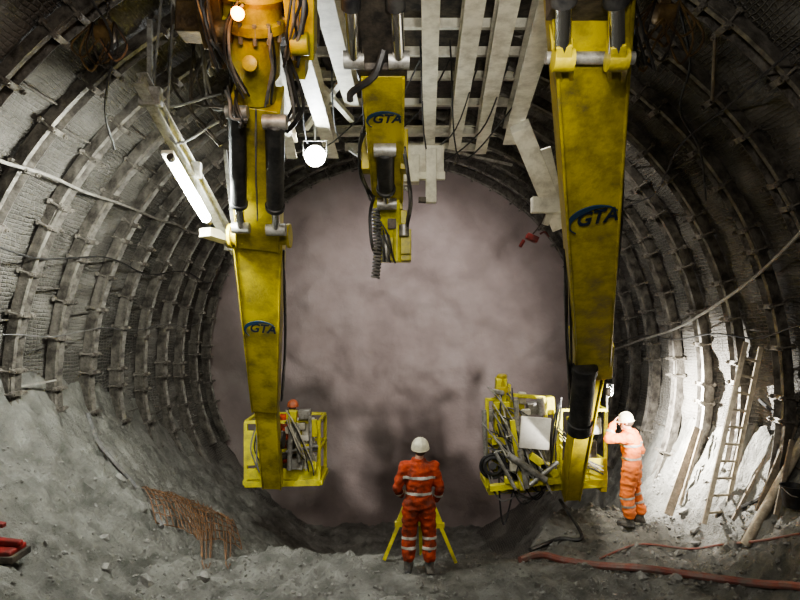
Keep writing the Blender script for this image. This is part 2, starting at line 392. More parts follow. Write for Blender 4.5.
# ---------------------------------------------------------------- booms
def along(p0, p1, py):
    lo, hi = 0., 1.
    for _ in range(40):
        m = (lo+hi)/2
        if proj(p0.lerp(p1, m))[1] < py: lo = m
        else: hi = m
    return lo
def logo(parent, p0, p1, py, t, width, both=True):
    D, S, N = frame(p1-p0); right = S; up = -D; nrm = right.cross(up)
    c = p0.lerp(p1, along(p0, p1, py))+nrm*(t/2+.012)
    cu = bpy.data.curves.new('txt', 'FONT'); cu.body = 'GTA'; cu.size = 1; cu.extrude = .012; cu.shear = .25; cu.offset = .022; cu.align_x = 'CENTER'
    o = bpy.data.objects.new('txt', cu); C.objects.link(o); bpy.context.view_layer.update()
    me = bpy.data.meshes.new_from_object(o.evaluated_get(bpy.context.evaluated_depsgraph_get())); bpy.data.objects.remove(o)
    s = width/2.25
    R = Matrix((right, up, nrm)).transposed().to_4x4()
    me.transform(Matrix.Translation(c+right*width*.06) @ R @ Matrix.Diagonal((s, s*1.3, s, 1)))
    obj('lettering', None, M['blue'], parent, mesh=me, label='dark blue lettering')
    mb = MB(); n = 24; outr = []; inr = []
    for i in range(n+1):
        a = math.radians(225-200*i/n)
        outr.append((math.cos(a)*.56, .10+math.sin(a)*.46)); k = .5-.5*math.cos(2*PI*i/n)
        th = .015+.13*k
        inr.append((math.cos(a)*(.56-th), .10+math.sin(a)*(.46-th)))
    for i in range(n):
        q = [outr[i], outr[i+1], inr[i+1], inr[i]]
        mb.loft([[c+right*x*width+up*y*width+nrm*z for x, y in q] for z in (-.004, .006)])
    obj('crescent', mb, M['blue2'], parent, label='blue crescent above the lettering')
def beam(p0, p1, w0, t0, w1, t1):
    mb = MB(); mb.bar(p0, p1, w0, t0, w1, t1)
    D, S, N = frame(p1-p0)
    for s in (-1, 1):
        mb.bar(p0+S*s*(w0/2-.01), p1+S*s*(w1/2-.01), .03, t0+.05, .03, t1+.05)
    return mb
def hcyl(parent, p0, p1, p2, r, rr):
    o = obj('hydraulic_cylinder', MB().lathe(p0, p1-p0, ((0, r*.8), (.02, r), ((p1-p0).length-.06, r), ((p1-p0).length-.05, r*1.15), ((p1-p0).length, r*1.15))), M['black'], parent)
    obj('piston_rod', MB().cyl(p1-(p1-p0)*.05, p2, rr), M['chrome'], o)
    for q in (p0, p2): obj('clevis', MB().cyl(q-V((r*1.2, 0, 0)), q+V((r*1.2, 0, 0)), r*.75, seg=14), M['steel'], o)
    return o
def hoses(parent, a, b, n, sag, r=.018, spread=.12, name='hose', mats=('black', 'black', 'greyhose')):
    for i in range(n):
        o1 = V([random.uniform(-1, 1)*spread for _ in range(3)]); o2 = V([random.uniform(-1, 1)*spread for _ in range(3)])
        s = V(sag)*random.uniform(.6, 1.3)
        p = V(a)+o1; q = V(b)+o2
        obj(name, MB().tube([p, p.lerp(q, .25)+s*.7+o2*.5, p.lerp(q, .55)+s+o1*.6, p.lerp(q, .8)+s*.6, q], r*random.uniform(.8, 1.2)), M[random.choice(mats)], parent)

# left boom
LB = empty('boom_arm', P(256, 100, 6.2), 'left yellow hydraulic boom arm carrying a work basket', 'boom', 'yellow hydraulic booms')
mb = MB(); top = P(250, -40, 5.25); bot = P(256, 98, 6.15); D = bot-top; Ln = D.length
mb.lathe(top, D, ((0, .34), (.25, .34), (.26, .27), (.45, .27), (.47, .31), (.55, .31), (.57, .255), (Ln-.28, .25), (Ln-.2, .2), (Ln, .2)), 28)
obj('slewing_head', mb, M['yellow'], LB)
mb = MB()
for k in range(14):
    a = 2*PI*k/14; D1, S, N = frame(D); c = top+D1*.44+(S*math.cos(a)+N*math.sin(a))*.29
    mb.cyl(c, c+D1*.18, .022, seg=6)
obj('flange_bolts', mb, M['steel'], LB)
obj('grease_cap', MB().lathe(P(251, 64, 5.55), V((0, -1, -.3)), ((0, .07), (.06, .07), (.07, .05))), M['yellow'], LB)
for s, (x0, y0, x1, y1) in enumerate(((212, -30, 222, 62), (296, -30, 300, 74))):
    mb = MB(); mb.bar(P(x0, y0, 5.3), P(x1, y1, 5.9), .2, .5, .14, .3); mb.bar(P(x0-12*(1-2*s), y0, 5.2), P(x1-8*(1-2*s), y1-20, 5.7), .14, .3); mb.cyl(P(x1-9, y1-30, 5.4), P(x1+9, y1-30, 5.4), .1)
    obj('head_bracket', mb, M['rustbrown'] if s == 0 else M['yellow'], LB, .01)
mb = MB(); mb.bar(P(180, 22, 5.9), P(318, 26, 5.9), .3, .3, side=(0, 0, 1)); obj('head_crossbeam', mb, M['rustbrown'], LB, .02)
obj('reflection_cap', MB().lathe(P(238, 14, 5.02), V((0, -1, -.2)), ((0, .055), (.04, .05), (.06, .025))), M['amber'], LB, label='amber lamp reflection shaped as a glowing cap')  # lamp reflection on the boom head built as an emissive cap
u0, u1 = P(257, 96, 6.15), P(260, 238, 8.0)
obj('upper_beam', beam(u0, u1, .50, .42, .56, .42), M['yellow'], LB, .012)
l0, l1 = P(260, 232, 8.05), P(266, 405, 10.7)
obj('lower_beam', beam(l0, l1, .64, .42, .44, .34), M['yellow'], LB, .012)
obj('telescopic_section', beam(P(266, 395, 10.6), P(273, 484, 11.95), .38, .28, .36, .26), M['yellow'], LB, .01)
mb = MB(); k = P(260, 236, 7.85); mb.cyl(k-V((.36, 0, 0)), k+V((.36, 0, 0)), .12, seg=18)
for s in (-1, 1): mb.cyl(k+V((s*.36, 0, 0)), k+V((s*.4, 0, 0)), .16, seg=18)
obj('knuckle_pin', mb, M['yellow'], LB)
hcyl(LB, P(237, 112, 5.95), P(239, 205, 7.0), P(241, 228, 7.4), .09, .05)
hcyl(LB, P(275, 122, 6.0), P(275, 208, 7.05), P(276, 230, 7.4), .10, .05)
logo(LB, l0, l1, 322, .42, .44)
hoses(LB, P(285, 60, 5.6), P(284, 130, 6.3), 4, (.15, 0, -.1), .016, .05)
hoses(LB, P(232, 90, 5.9), P(246, 124, 5.9), 4, (0, -.1, -.15), .014, .06)
hoses(LB, P(257, 110, 5.8), P(258, 220, 7.3), 1, (0, -.02, 0), .012, .01)
hoses(LB, P(283, 250, 8.1), P(282, 400, 10.4), 2, (.05, 0, 0), .013, .02)
hoses(LB, P(238, 0, 5.1), P(246, 95, 5.8), 4, (-.1, -.1, 0), .012, .05)
hoses(LB, P(266, 30, 5.2), P(268, 105, 5.9), 4, (.05, -.1, 0), .012, .04)
hoses(LB, P(205, -10, 5.2), P(225, 70, 5.6), 6, (-.05, -.15, 0), .015, .08)
hoses(LB, P(300, -10, 5.0), P(290, 60, 5.5), 6, (.05, -.1, 0), .015, .07)
obj('end_joint', MB().cyl(P(262, 440, 11.5), P(284, 440, 11.5), .17).cyl(P(273, 425, 11.5), P(273, 470, 11.7), .13), M['dark'], LB)
# left basket
wb = MB(); d0, d1 = 12.2, 13.2
for d in (d0, d1): wb.bar(P(245, 484, 12.2)+V((0, d-d0, 0)), P(320, 482, 12.2)+V((0, d-d0, 0)), .12, .12, side=(0, 1, 0))
for x in (245, 283, 320): wb.bar(P(x, 483, d0), P(x, 483, d0)+V((0, 1, 0)), .1, .1)
q0 = P(283, 479, d0); wb.box(q0+V((0, .5, 0)), (1.5, 1., .03))
basket = obj('work_basket', wb, M['yellow2'], LB, .006)
for px in (246, 262, 300, 319):
    for dd in (0, 1): obj('post', MB().bar(P(px, 484, d0)+V((0, dd, 0)), P(px, 422, d0)+V((0, dd, 0)), .07, .07), M['yellow2'], basket)
for py in (422, 450):
    pts = [P(246, py, d0), P(319, py, d0)]
    for s, e in ((pts[0], pts[1]), (pts[0]+V((0, 1, 0)), pts[1]+V((0, 1, 0))), (pts[0], pts[0]+V((0, 1, 0))), (pts[1], pts[1]+V((0, 1, 0)))):
        obj('guard_rail', MB().bar(s, e, .06, .06), M['yellow2'], basket)
obj('kick_plate', MB().box(P(283, 474, d0-.02), (1.46, .02, .22)), M['yellow2'], basket, .004)
obj('side_panel', MB().box(P(253, 448, d0-.03), (.26, .03, .7)), M['yellow2'], basket, .004)
obj('control_box', MB().box(P(302, 432, d0+.15), (.5, .26, .56)), M['panel'], basket, .015)
obj('control_box', MB().box(P(309, 462, d0+.1), (.36, .2, .26)), M['panel'], basket, .01)
for px, py, sz, m in ((292, 416, (.2, .2, .22), 'yellow2'), (305, 414, (.24, .2, .18), 'steel'), (314, 428, (.14, .12, .34), 'yellow2'), (291, 444, (.16, .2, .2), 'dark'), (303, 448, (.24, .14, .16), 'yellow2'), (297, 464, (.26, .16, .2), 'steel'), (314, 447, (.14, .14, .14), 'greyhose'), (268, 416, (.2, .2, .2), 'dark'),
                      (302, 426, (.14, .1, .14), 'palehose'), (312, 466, (.18, .1, .2), 'yellow2'), (288, 430, (.1, .1, .14), 'palehose'), (305, 438, (.2, .1, .1), 'panel'), (268, 450, (.22, .2, .4), 'steel')):
    obj('equipment_block', MB().box(P(px, py, d0-.08), sz, Matrix.Rotation(random.uniform(-.2, .2), 3, 'Y')), M[m], basket, .012)
for a_, b_, r_ in (((298, 425), (299, 462), .04), ((310, 416), (311, 458), .035), ((291, 430), (289, 470), .05), ((286, 452), (318, 446), .03)):
    obj('actuator', MB().cyl(P(*a_, d0-.18), P(*b_, d0-.2), r_), M['steel'], basket)
hoses(basket, P(290, 415, d0-.2), P(312, 468, d0-.2), 8, (.1, -.05, 0), .012, .14, mats=('black', 'palehose', 'greyhose'))
hoses(basket, P(262, 420, d0-.15), P(262, 470, d0-.15), 4, (-.1, -.05, 0), .012, .08, mats=('black', 'palehose', 'greyhose'))

# middle boom
MBm = empty('boom_arm', P(384, 70, 6.2), 'short middle yellow hydraulic boom pointing at the tunnel face', 'boom', 'yellow hydraulic booms')
m0, m1 = P(383, 62, 6.0), P(388, 192, 8.5)
obj('main_beam', beam(m0, m1, .43, .36, .42, .3), M['yellow'], MBm, .01)
logo(MBm, m0, m1, 108, .36, .36)
obj('top_housing', MB().bar(P(376, -20, 5.0), P(380, 64, 6.05), .34, .3).box(P(382, 68, 5.95), (.5, .3, .16)), M['dark'], MBm, .02)
for x in (352, 397):
    c = obj('hydraulic_cylinder', MB().cyl(P(x-2, -40, 4.7), P(x-1, 8, 5.05), .085), M['black'], MBm)
    obj('piston_rod', MB().cyl(P(x-1, 4, 5.05), P(x+2, 60, 5.75), .06), M['chrome'], c)
    obj('clevis', MB().cyl(P(x+2, 60, 5.75)-V((.1, 0, 0)), P(x+2, 60, 5.75)+V((.1, 0, 0)), .085), M['steel'], c)
hcyl(MBm, P(385, 150, 7.1), P(386, 190, 7.9), P(387, 204, 8.2), .11, .05)
for x in (366, 404): obj('lug', MB().box(P(x, 152, 7.6), (.1, .3, .5)), M['yellow'], MBm, .01)
obj('feed_hose', MB().tube([P(384, 50, 5.5), P(374, 76, 5.6), P(352, 92, 5.8), P(350, 100, 5.9)], .035), M['black'], MBm)
hoses(MBm, P(364, 130, 7), P(372, 200, 8.3), 4, (-.12, -.05, 0), .016, .04)
hoses(MBm, P(402, 150, 7.2), P(405, 230, 8.7), 3, (.06, -.05, -.1), .014, .05)
tf = MB(); d = 8.8
tf.box(P(394, 250, d), (.5, .4, .34)); tf.bar(P(387, 192, 8.5), P(390, 245, d), .34, .28)
tool = obj('tool_head', tf, M['yellow2'], MBm, .012)
for cx, cy, dd, sz in ((380, 222, .1, (.18, .2, .34)), (402, 242, .18, (.26, .14, .36)), (388, 205, .2, (.42, .1, .14)), (400, 218, .15, (.2, .16, .2)), (392, 258, .2, (.5, .1, .08))):
    obj('clamp_jaw', MB().box(P(cx, cy, d-dd), sz), M['yellow2'], tool, .01)
obj('spindle', MB().cyl(P(397, 205, d-.2), P(397, 262, d-.25), .06), M['yellow2'], tool)
obj('valve_block', MB().cyl(P(386, 235, d-.26), P(386, 262, d-.26), .055), M['steel'], tool)
obj('valve_block', MB().cyl(P(404, 225, d-.3), P(404, 236, d-.3), .07), M['steel'], tool)
obj('valve_block', MB().box(P(392, 224, d-.26), (.12, .1, .14)), M['dark'], tool)
ch = []
for i in range(321):
    t = i/320; y = 208+70*t; a = t*2*PI*20
    ch.append(P(375+2.5*math.sin(t*3), y, 8.4)+V((math.cos(a)*.05, math.sin(a)*.05, 0)))
obj('coiled_hose', MB().tube(ch, .018, 6, 0), M['greyhose'], MBm)
obj('feed_hose', MB().tube([P(374, 196, 8.2), P(370, 215, 8.35), P(372, 245, 8.4), P(378, 258, 8.5)], .022), M['black'], MBm)
hoses(MBm, P(378, 225, 8.4), P(390, 262, 8.4), 4, (0, -.05, 0), .012, .08)

# right boom
RB = empty('boom_arm', P(590, 40, 4.6), 'large right yellow hydraulic boom arm carrying the drilling platform', 'boom', 'yellow hydraulic booms')
r0, r1 = P(586, -90, 3.85), P(591, 362, 8.3)
obj('main_beam', beam(r0, r1, .56, .46, .44, .36), M['yellow'], RB, .014)
logo(RB, r0, r1, 208, .41, .44)
for x, s in ((563, -1), (617, 1)):
    c = obj('hydraulic_cylinder', MB().cyl(P(x-s, -70, 3.45), P(x-s, 2, 3.85), .085), M['black'], RB)
    obj('piston_rod', MB().cyl(P(x-s, -2, 3.85), P(x, 52, 4.15), .055), M['chrome'], c)
    obj('clevis', MB().cyl(P(x, 60, 4.2)-V((.07, 0, 0)), P(x, 60, 4.2)+V((.07, 0, 0)), .08).bar(P(x, 44, 4.1), P(x, 62, 4.2), .1, .1), M['yellow'], c)
    obj('lug', MB().bar(P(x+s*8, 40, 4.3), P(x+s*2, 96, 4.9), .06, .3, .04, .1), M['yellow'], RB, .008)
    obj('lug', MB().bar(P(x-s*8, 48, 4.3), P(x-s*8, 90, 4.9), .04, .25, .04, .1), M['yellow'], RB, .008)
mb = MB(); mb.cyl(P(590, 58, 4.35)-V((.32, 0, 0)), P(590, 58, 4.35)+V((.32, 0, 0)), .045); obj('cross_pin', mb, M['steel'], RB)
obj('top_housing', MB().box(P(590, -12, 4.0), (.5, .4, .25)), M['dark'], RB, .01)
obj('collar', MB().bar(P(591, 336, 7.9), P(590, 368, 8.4), .5, .46), M['yellow'], RB, .012)
s0, s1 = P(585, 366, 7.95), P(579, 432, 8.55); L_ = (s1-s0).length
obj('black_sleeve', MB().lathe(s0, s1-s0, ((0, .13), (.02, .17), (.12, .17), (.13, .155), (L_-.2, .155), (L_-.19, .175), (L_-.02, .175), (L_, .12))), M['black'], RB)
obj('stick', beam(P(592, 360, 8.5), P(570, 494, 10.1), .32, .3, .26, .28), M['yellow'], RB, .01)
hoses(RB, P(566, 250, 6.6), P(572, 405, 8.8), 5, (-.06, -.08, 0), .014, .04)
hoses(RB, P(618, 60, 4.7), P(612, 300, 7.3), 2, (.06, 0, 0), .014, .02)
hoses(RB, P(640, 55, 4.9), P(628, 0, 4.6), 4, (.1, 0, -.3), .013, .06)
# drilling platform
mb = MB()
for dd in (10.1, 11.0):
    mb.bar(P(488, 490, dd), P(606, 482, dd), .12, .14, side=(0, 1, 0))
for x in (490, 530, 566, 604): mb.bar(P(x, 489, 10.1), P(x, 489, 10.1)+V((0, .9, 0)), .1, .1)
mb.box(P(570, 484, 10.1)+V((0, .45, 0)), (1.2, .9, .03))
dp = obj('drilling_platform', mb, M['yellow2'], RB, .006)
for x in (560, 582, 605):
    for dd in (10.1, 11.0): obj('post', MB().bar(P(x, 488, dd), P(x+1, 410, dd), .05, .05), M['yellow2'], dp)
for y in (410, 462):
    obj('guard_rail', MB().bar(P(556, y, 10.1), P(606, y, 10.1), .045, .045), M['yellow2'], dp)
    obj('guard_rail', MB().bar(P(606, y, 10.1), P(606, y, 10.1)+V((0, .9, 0)), .045, .045), M['yellow2'], dp)
obj('kick_plate', MB().box(P(585, 478, 10.08), (.75, .03, .22)), M['yellow2'], dp, .004)
obj('kick_plate', MB().box(P(598, 470, 10.06), (.3, .03, .4)), M['yellow2'], dp, .004)
obj('drill_feed', MB().bar(P(501, 378, 10.0), P(497, 470, 10.1), .17, .18).bar(P(509, 384, 10.05), P(506, 466, 10.1), .05, .12).box(P(501, 405, 9.95), (.26, .2, .12)).box(P(499, 440, 9.95), (.26, .2, .12)), M['yellow2'], dp, .01)
obj('drill_motor', MB().lathe(P(502, 374, 10.0), V((0, 0, -1)), ((0, .06), (.03, .09), (.2, .09), (.22, .12), (.3, .12))), M['yellow'], dp)
obj('switch_panel', MB().box(P(535, 433, 9.5), (.47, .06, .5), Matrix.Rotation(.08, 3, 'Y')), M['panel'], dp, .008, label='white square panel')
obj('panel_bracket', MB().bar(P(535, 433, 9.55), P(535, 450, 10.1), .08, .08), M['dark'], dp)
obj('hose_reel', MB().torus(P(493, 466, 9.9), (0, 1, .1), .2, .03).torus(P(493, 466, 9.95), (0, 1, .1), .2, .03).torus(P(493, 466, 9.85), (0, 1, .1), .14, .03).cyl(P(493, 466, 9.8), P(493, 466, 10.2), .06), M['black'], dp)
for px, py, dd, sz, m in ((525, 470, 10.3, (.7, .5, .4), 'dark'), (540, 455, 10.1, (.3, .3, .5), 'steel'), (515, 408, 10.2, (.3, .2, .26), 'yellow2'), (528, 462, 9.95, (.34, .2, .22), 'steel'),
                          (508, 432, 10.15, (.22, .3, .5), 'steel'), (549, 405, 10.2, (.16, .2, .3), 'yellow2'), (533, 408, 10.2, (.2, .2, .2), 'steel'), (552, 470, 10.0, (.2, .2, .3), 'yellow2'), (515, 485, 10.0, (.3, .2, .14), 'steel'),
                          (522, 398, 10.1, (.12, .14, .2), 'palehose'), (490, 415, 10.1, (.12, .14, .2), 'steel'), (488, 440, 10.1, (.1, .14, .2), 'yellow2'), (514, 466, 9.7, (.14, .12, .16), 'palehose'), (544, 466, 9.7, (.16, .12, .12), 'palehose'), (508, 480, 9.75, (.12, .1, .12), 'yellow2'),
                          (583, 452, 10.4, (.4, .3, .45), 'dark'), (594, 425, 10.3, (.2, .2, .3), 'steel'), (574, 425, 10.3, (.18, .2, .3), 'yellow2'), (526, 412, 9.9, (.14, .1, .1), 'palehose'), (498, 392, 9.9, (.2, .1, .08), 'steel'), (536, 482, 9.7, (.2, .1, .12), 'yellow2')):
    obj('machine_block', MB().box(P(px, py, dd), sz, Matrix.Rotation(random.uniform(-.2, .2), 3, 'Y')), M[m], dp, .02)
for a_, b_, w_ in (((530, 455, 9.7), (556, 474, 9.7), .12), ((512, 420, 9.75), (522, 490, 9.75), .08), ((556, 410, 10), (556, 490, 10), .08), ((513, 395, 10), (545, 398, 10), .06), ((487, 398, 10), (487, 488, 10), .06), ((487, 400, 10), (513, 396, 10), .05), ((545, 398, 10), (547, 488, 10), .06), ((490, 488, 9.8), (560, 480, 9.8), .1)):
    obj('frame_bar', MB().bar(P(*a_), P(*b_), w_, w_), M['yellow2'], dp, .006)
for a_, b_, r_ in (((508, 455, 9.6), (546, 480, 9.6), .055), ((520, 450, 9.65), (527, 488, 9.65), .045), ((484, 410, 9.85), (486, 455, 9.9), .04), ((516, 400, 9.8), (518, 440, 9.8), .04), ((540, 398, 9.9), (542, 415, 9.9), .06), ((530, 485, 9.6), (558, 462, 9.6), .035), ((495, 452, 9.6), (516, 490, 9.6), .03)):
    obj('feed_cylinder', MB().cyl(P(*a_), P(*b_), r_), M['steel'], dp)
random.seed(21)
for i in range(34):
    a_ = P(random.uniform(483, 512), random.uniform(385, 460), random.uniform(9.7, 10.0)); b_ = P(random.uniform(508, 554), random.uniform(452, 494), random.uniform(9.55, 9.9))
    up = V((random.uniform(-.15, .15), 0, random.uniform(-.05, .3)))
    hoses(dp, a_, b_, 1, up, .012, .03, mats=('black', 'greyhose', 'palehose', 'palehose', 'steel'))
for i in range(16):
    a_ = P(random.uniform(484, 505), random.uniform(420, 480), 9.9); b_ = P(random.uniform(505, 560), random.uniform(480, 492), 9.9)
    hoses(dp, a_, b_, 1, (random.uniform(-.25, .15), -.05, random.uniform(-.75, -.2)), .012, .03, mats=('black', 'greyhose', 'black', 'dark'))
hoses(dp, P(562, 400, 9.8), P(553, 470, 9.7), 3, (-.05, -.1, 0), .016, .05)
hoses(dp, P(562, 430, 9.9), P(600, 470, 9.9), 5, (0, -.05, -.1), .012, .08, mats=('black', 'palehose', 'greyhose'))

# overhead clutter: hoists and hoses
def hoist(px, py, d, label, nch):
    t = empty('chain_hoist', P(px, py, d), label, 'hoist', 'chain hoists hanging near the crown')
    c = P(px, py, d)
    obj('body', MB().lathe(c+V((-.1, 0, 0)), V((1, 0, 0)), ((0, .05), (.02, .09), (.18, .09), (.2, .05))).box(c+V((0, 0, .08)), (.1, .1, .12)), M['rustbrown'], t, .006)
    ch = MB()
    for k in range(nch): ch.torus(c+V((.03, 0, .16+.05*k)), (1, 0, 0) if k % 2 else (0, 1, 0), .022, .007, 8, 5)
    obj('chain', ch, M['dark'], t)
    obj('hook', MB().tube([c+V((0, 0, -.08)), c+V((0, 0, -.17)), c+V((.05, 0, -.24)), c+V((0, 0, -.3)), c+V((-.06, 0, -.24))], .014), M['rustbrown'], t)
    for k in range(7):
        x = random.uniform(-.25, .25); z = random.uniform(-.6, -.2)
        obj('hand_chain' if k == 0 else 'rigging_strap', MB().tube([c+V((-.1, -.05, .1)), c+V((x-.12, -.05, z*.5)), c+V((x, -.05, z)), c+V((x+.12, -.05, z*.5)), c+V((.12, -.05, .1))], .011), M[random.choice(['dark', 'rustbrown', 'rust'])], t)
hoist(105, 34, 6.3, 'dark chain hoist hanging at the upper left over the ribs', 8)
hoist(664, 14, 5.6, 'dark chain hoist hanging right of the large boom', 10)
hh = empty('hose_bundle', P(205, 60, 6.6), 'bundle of black hoses hanging left of the boom head', 'hoses')
random.seed(4)
for i in range(12):
    x = 165+6*i; obj('hose', MB().tube([P(x, -30, 6.6), P(x+random.uniform(-12, 12), 30, 6.6), P(x+random.uniform(-10, 25), 80+random.uniform(0, 60), 6.9), P(225+random.uniform(-6, 6), 90+random.uniform(0, 60), 6.8)], .016), M[random.choice(['black', 'greyhose', 'dark'])], hh)
obj('pole', MB().cyl(P(158, -30, 6.4), P(212, 76, 7.0), .03), M['cable'], hh)
hh = empty('hose_bundle', P(420, 130, 8.6), 'black hoses draped under the gantry beams', 'hoses')
for i in range(6):
    x = 300+30*i; obj('hose', MB().tube([P(x, 40, 8), P(x+10, 140+random.uniform(-10, 20), 9.6), P(x+60, 120+random.uniform(-10, 20), 9.5), P(x+90, 60, 8)], .012), M['black'], hh)
obj('cable', MB().tube([P(672, -20, 6.2), P(690, 60, 6.6), P(680, 110, 7.0), P(700, 150, 7.5), P(706, 200, 8.6)], .014), M['black'], label='loose black cable dangling at the upper right', cat='cable')
obj('cable', MB().tube([P(85, -10, 6.0), P(112, 40, 6.2), P(105, 110, 6.5), P(115, 150, 6.9)], .014), M['black'], label='loose black cable dangling at the upper left', cat='cable')
obj('pole', MB().cyl(P(716, 20, 6.6), P(712, 100, 7.2), .02), M['wood'], label='thin brown stick hanging at the upper right of the lining', cat='pole')

# ---------------------------------------------------------------- ground things
def gp(px, py, up=0.):
    Y = 4.5
    while Y < 17:
        p = P(px, py, Y)
        if p.z <= gz(p.x, p.y): break
        Y += .02
    if Y > 12: Y = 8.3
    p = P(px, py, Y); p.z = gz(p.x, p.y)+up; return p
ladder = empty('ladder', P(712, 522, 9), 'dusty wooden ladder leaning on the right tunnel wall', 'ladder')
fa = P(704, 524, 8.9); fb = P(724, 522, 9.1); ta = P(746, 342, 8.95); tb = P(761, 347, 9.15)
for a, b in ((fa, ta), (fb, tb)): obj('stile', MB().bar(a, b, .07, .035), M['palewood'], ladder, .004)
for k in range(10):
    t = .06+.095*k; obj('rung', MB().cyl(fa.lerp(ta, t), fb.lerp(tb, t), .02, seg=8), M['palewood'], ladder)
for a, b, w, l in (((668, 515, 10.0), (698, 428, 10.5), .14, 'long grey plank leaning by the worker at the right wall'), ((680, 505, 10.0), (702, 430, 10.4), .05, 'narrow batten standing between the grey plank and the ladder'),
                   ((758, 512, 8.3), (798, 415, 8.4), .10, 'plank leaning in the right corner beside the bucket'), ((733, 520, 8.8), (772, 446, 8.9), .05, 'thin batten leaning right of the ladder'), ((776, 515, 8.0), (792, 440, 8.2), .06, 'short board standing between the corner plank and the bucket')):
    p = P(*a); p.z = max(p.z, gz(p.x, p.y)); obj('wooden_plank', MB().bar(p, P(*b), w, .035), M['wood'], label=l, cat='plank', bev=.004)
c0 = P(745, 524, 8.2); c1 = P(806, 511, 8.25); c0.z = gz(c0.x, c0.y)+.07; c1.z = gz(c1.x, c1.y)+.07
obj('wooden_log', MB().lathe(c0, c1-c0, ((0, .05), (.02, .065), ((c1-c0).length, .06))), M['palewood'], label='round wooden log lying on the right bank', cat='log')
bk = empty('bucket', gp(794, 508), 'black bucket at the right edge beside the log', 'bucket'); c = bk.location.copy()
obj('pail', MB().lathe(c, V((0, 0, 1)), ((0, .12), (.26, .16), (.28, .17), (.28, .15), (.04, .11))), M['black'], bk)
obj('handle', MB().tube([c+V((-.16, 0, .26)), c+V((-.1, -.12, .18)), c+V((.1, -.12, .18)), c+V((.16, 0, .26))], .008), M['steel'], bk)
obj('red_hose', MB().tube([gp(x, y, .035) for x, y in ((520, 553), (540, 558), (565, 563), (600, 568), (640, 572), (680, 576), (720, 582), (760, 588), (800, 594), (840, 602))], .05, 8), M['redhose'], label='thick dull red hose snaking across the foreground', cat='hose')
obj('red_cable', MB().tube([gp(x, y, .02) for x, y in ((600, 560), (630, 549), (650, 546), (690, 552), (720, 548), (760, 543), (800, 536))], .016), M['redhose'], label='thin red cable lying above the thick hose at right', cat='cable')
obj('ground_hose', MB().tube([gp(x, y, .04) for x, y in ((88, 418), (98, 445), (112, 465), (135, 488), (152, 512), (162, 530))], .035), M['greyhose'], label='grey hose running down the left bank', cat='hose')
obj('ground_hose', MB().tube([P(760, 400, 9.2), P(782, 425, 8.6), P(775, 470, 8.4), gp(765, 500, .05), gp(742, 512, .05)], .03), M['black'], label='black hose hanging on the right wall beside the ladder', cat='hose')
obj('ground_hose', MB().tube([gp(x, y, .05) for x, y in ((530, 556), (545, 548), (560, 542), (582, 540))]+[P(560, 500, 9.9)], .03), M['black'], label='black hose trailing from the drilling platform to the ground', cat='hose')
# rusty mesh on the left bank
mb = MB()
def mp(u, v):
    px = 142+u*88+v*(14+8*math.sin(u*6)); py = 490+v*(36+6*math.sin(u*5))+u*u*22+u*10
    g = gp(px, py); g.z = gz(g.x, g.y)+.03+.16*math.sin(v*PI)+.05*math.sin(u*9)*v; return g
G = [[mp(i/22, j/7) for j in range(8)] for i in range(23)]
for i in range(23): mb.tube(G[i], .010, 4, 3)
for j in range(8): mb.tube([G[i][j] for i in range(23)], .010, 4, 2)
obj('wire_mesh', mb, M['rust'], label='crumpled rusty wire mesh lying on the left bank', cat='wire mesh')
# red machine piece, bottom left
c = gp(2, 560); rm = empty('red_jack', c.copy(), 'red metal jack on the ground at the left edge', 'jack')
zz = c.z; c.z = zz+.17
obj('body', MB().bar(c+V((-.45, .1, 0)), c+V((.22, 0, .0)), .11, .11, .07, .07, side=(0, 1, 0)).box(c+V((.02, 0, -.07)), (.34, .3, .07)), M['red'], rm, .02)
obj('arm', MB().bar(c+V((-.35, 0, .27)), c+V((.03, 0, .2)), .07, .05, side=(0, 1, 0)).cyl(c+V((-.1, 0, 0)), c+V((-.12, 0, .26)), .03), M['red'], rm, .01)
obj('foot', MB().box((c.x, c.y, zz+.04), (.45, .34, .08)), M['dark'], rm, .01)
# rubble
random.seed(3)
def stone(mb, c, r):
    m = Matrix.Translation(c) @ Matrix.Rotation(random.uniform(0, 6), 4, V((random.random(), random.random(), 1)).normalized()) @ Matrix.Diagonal((r*random.uniform(.8, 1.5), r*random.uniform(.7, 1.2), r*random.uniform(.5, .9), 1))
    res = bmesh.ops.create_icosphere(mb.bm, subdivisions=1, radius=1, matrix=m)
    for v in res['verts']: v.co += V([random.uniform(-1, 1)*r*.22 for _ in range(3)])
mb = MB()
for i in range(5600):
    x = random.uniform(-5.3, 5.2); y = random.uniform(5.5, 11.5)
    if x < -2.8 and random.random() < .3: continue
    r = random.choice([.010, .014, .018, .024, .03, .04 if x > 3 else .02]); stone(mb, V((x, y, gz(x, y)+r*.1)), r)
obj('loose_rubble', mb, M['rock'], kind='stuff', world=True, label='loose grey stones scattered over the muck', cat='rubble', ang=20)
for i in range(30):
    x = random.choice([random.uniform(-4.8, -2.5), random.uniform(3.0, 4.8), random.uniform(3.6, 4.8)]); y = random.uniform(7.4, 10.5)
    if abs(x-3.6) < .5 and abs(y-9.5) < .6: continue
    mb = MB(); r = random.uniform(.05, .12); stone(mb, V((x, y, gz(x, y)+r*.15)), r)
    obj('rock', mb, M['rock'], label='fist sized grey rock lying on the muck bank', cat='rock', group='larger rocks on the muck', ang=20)

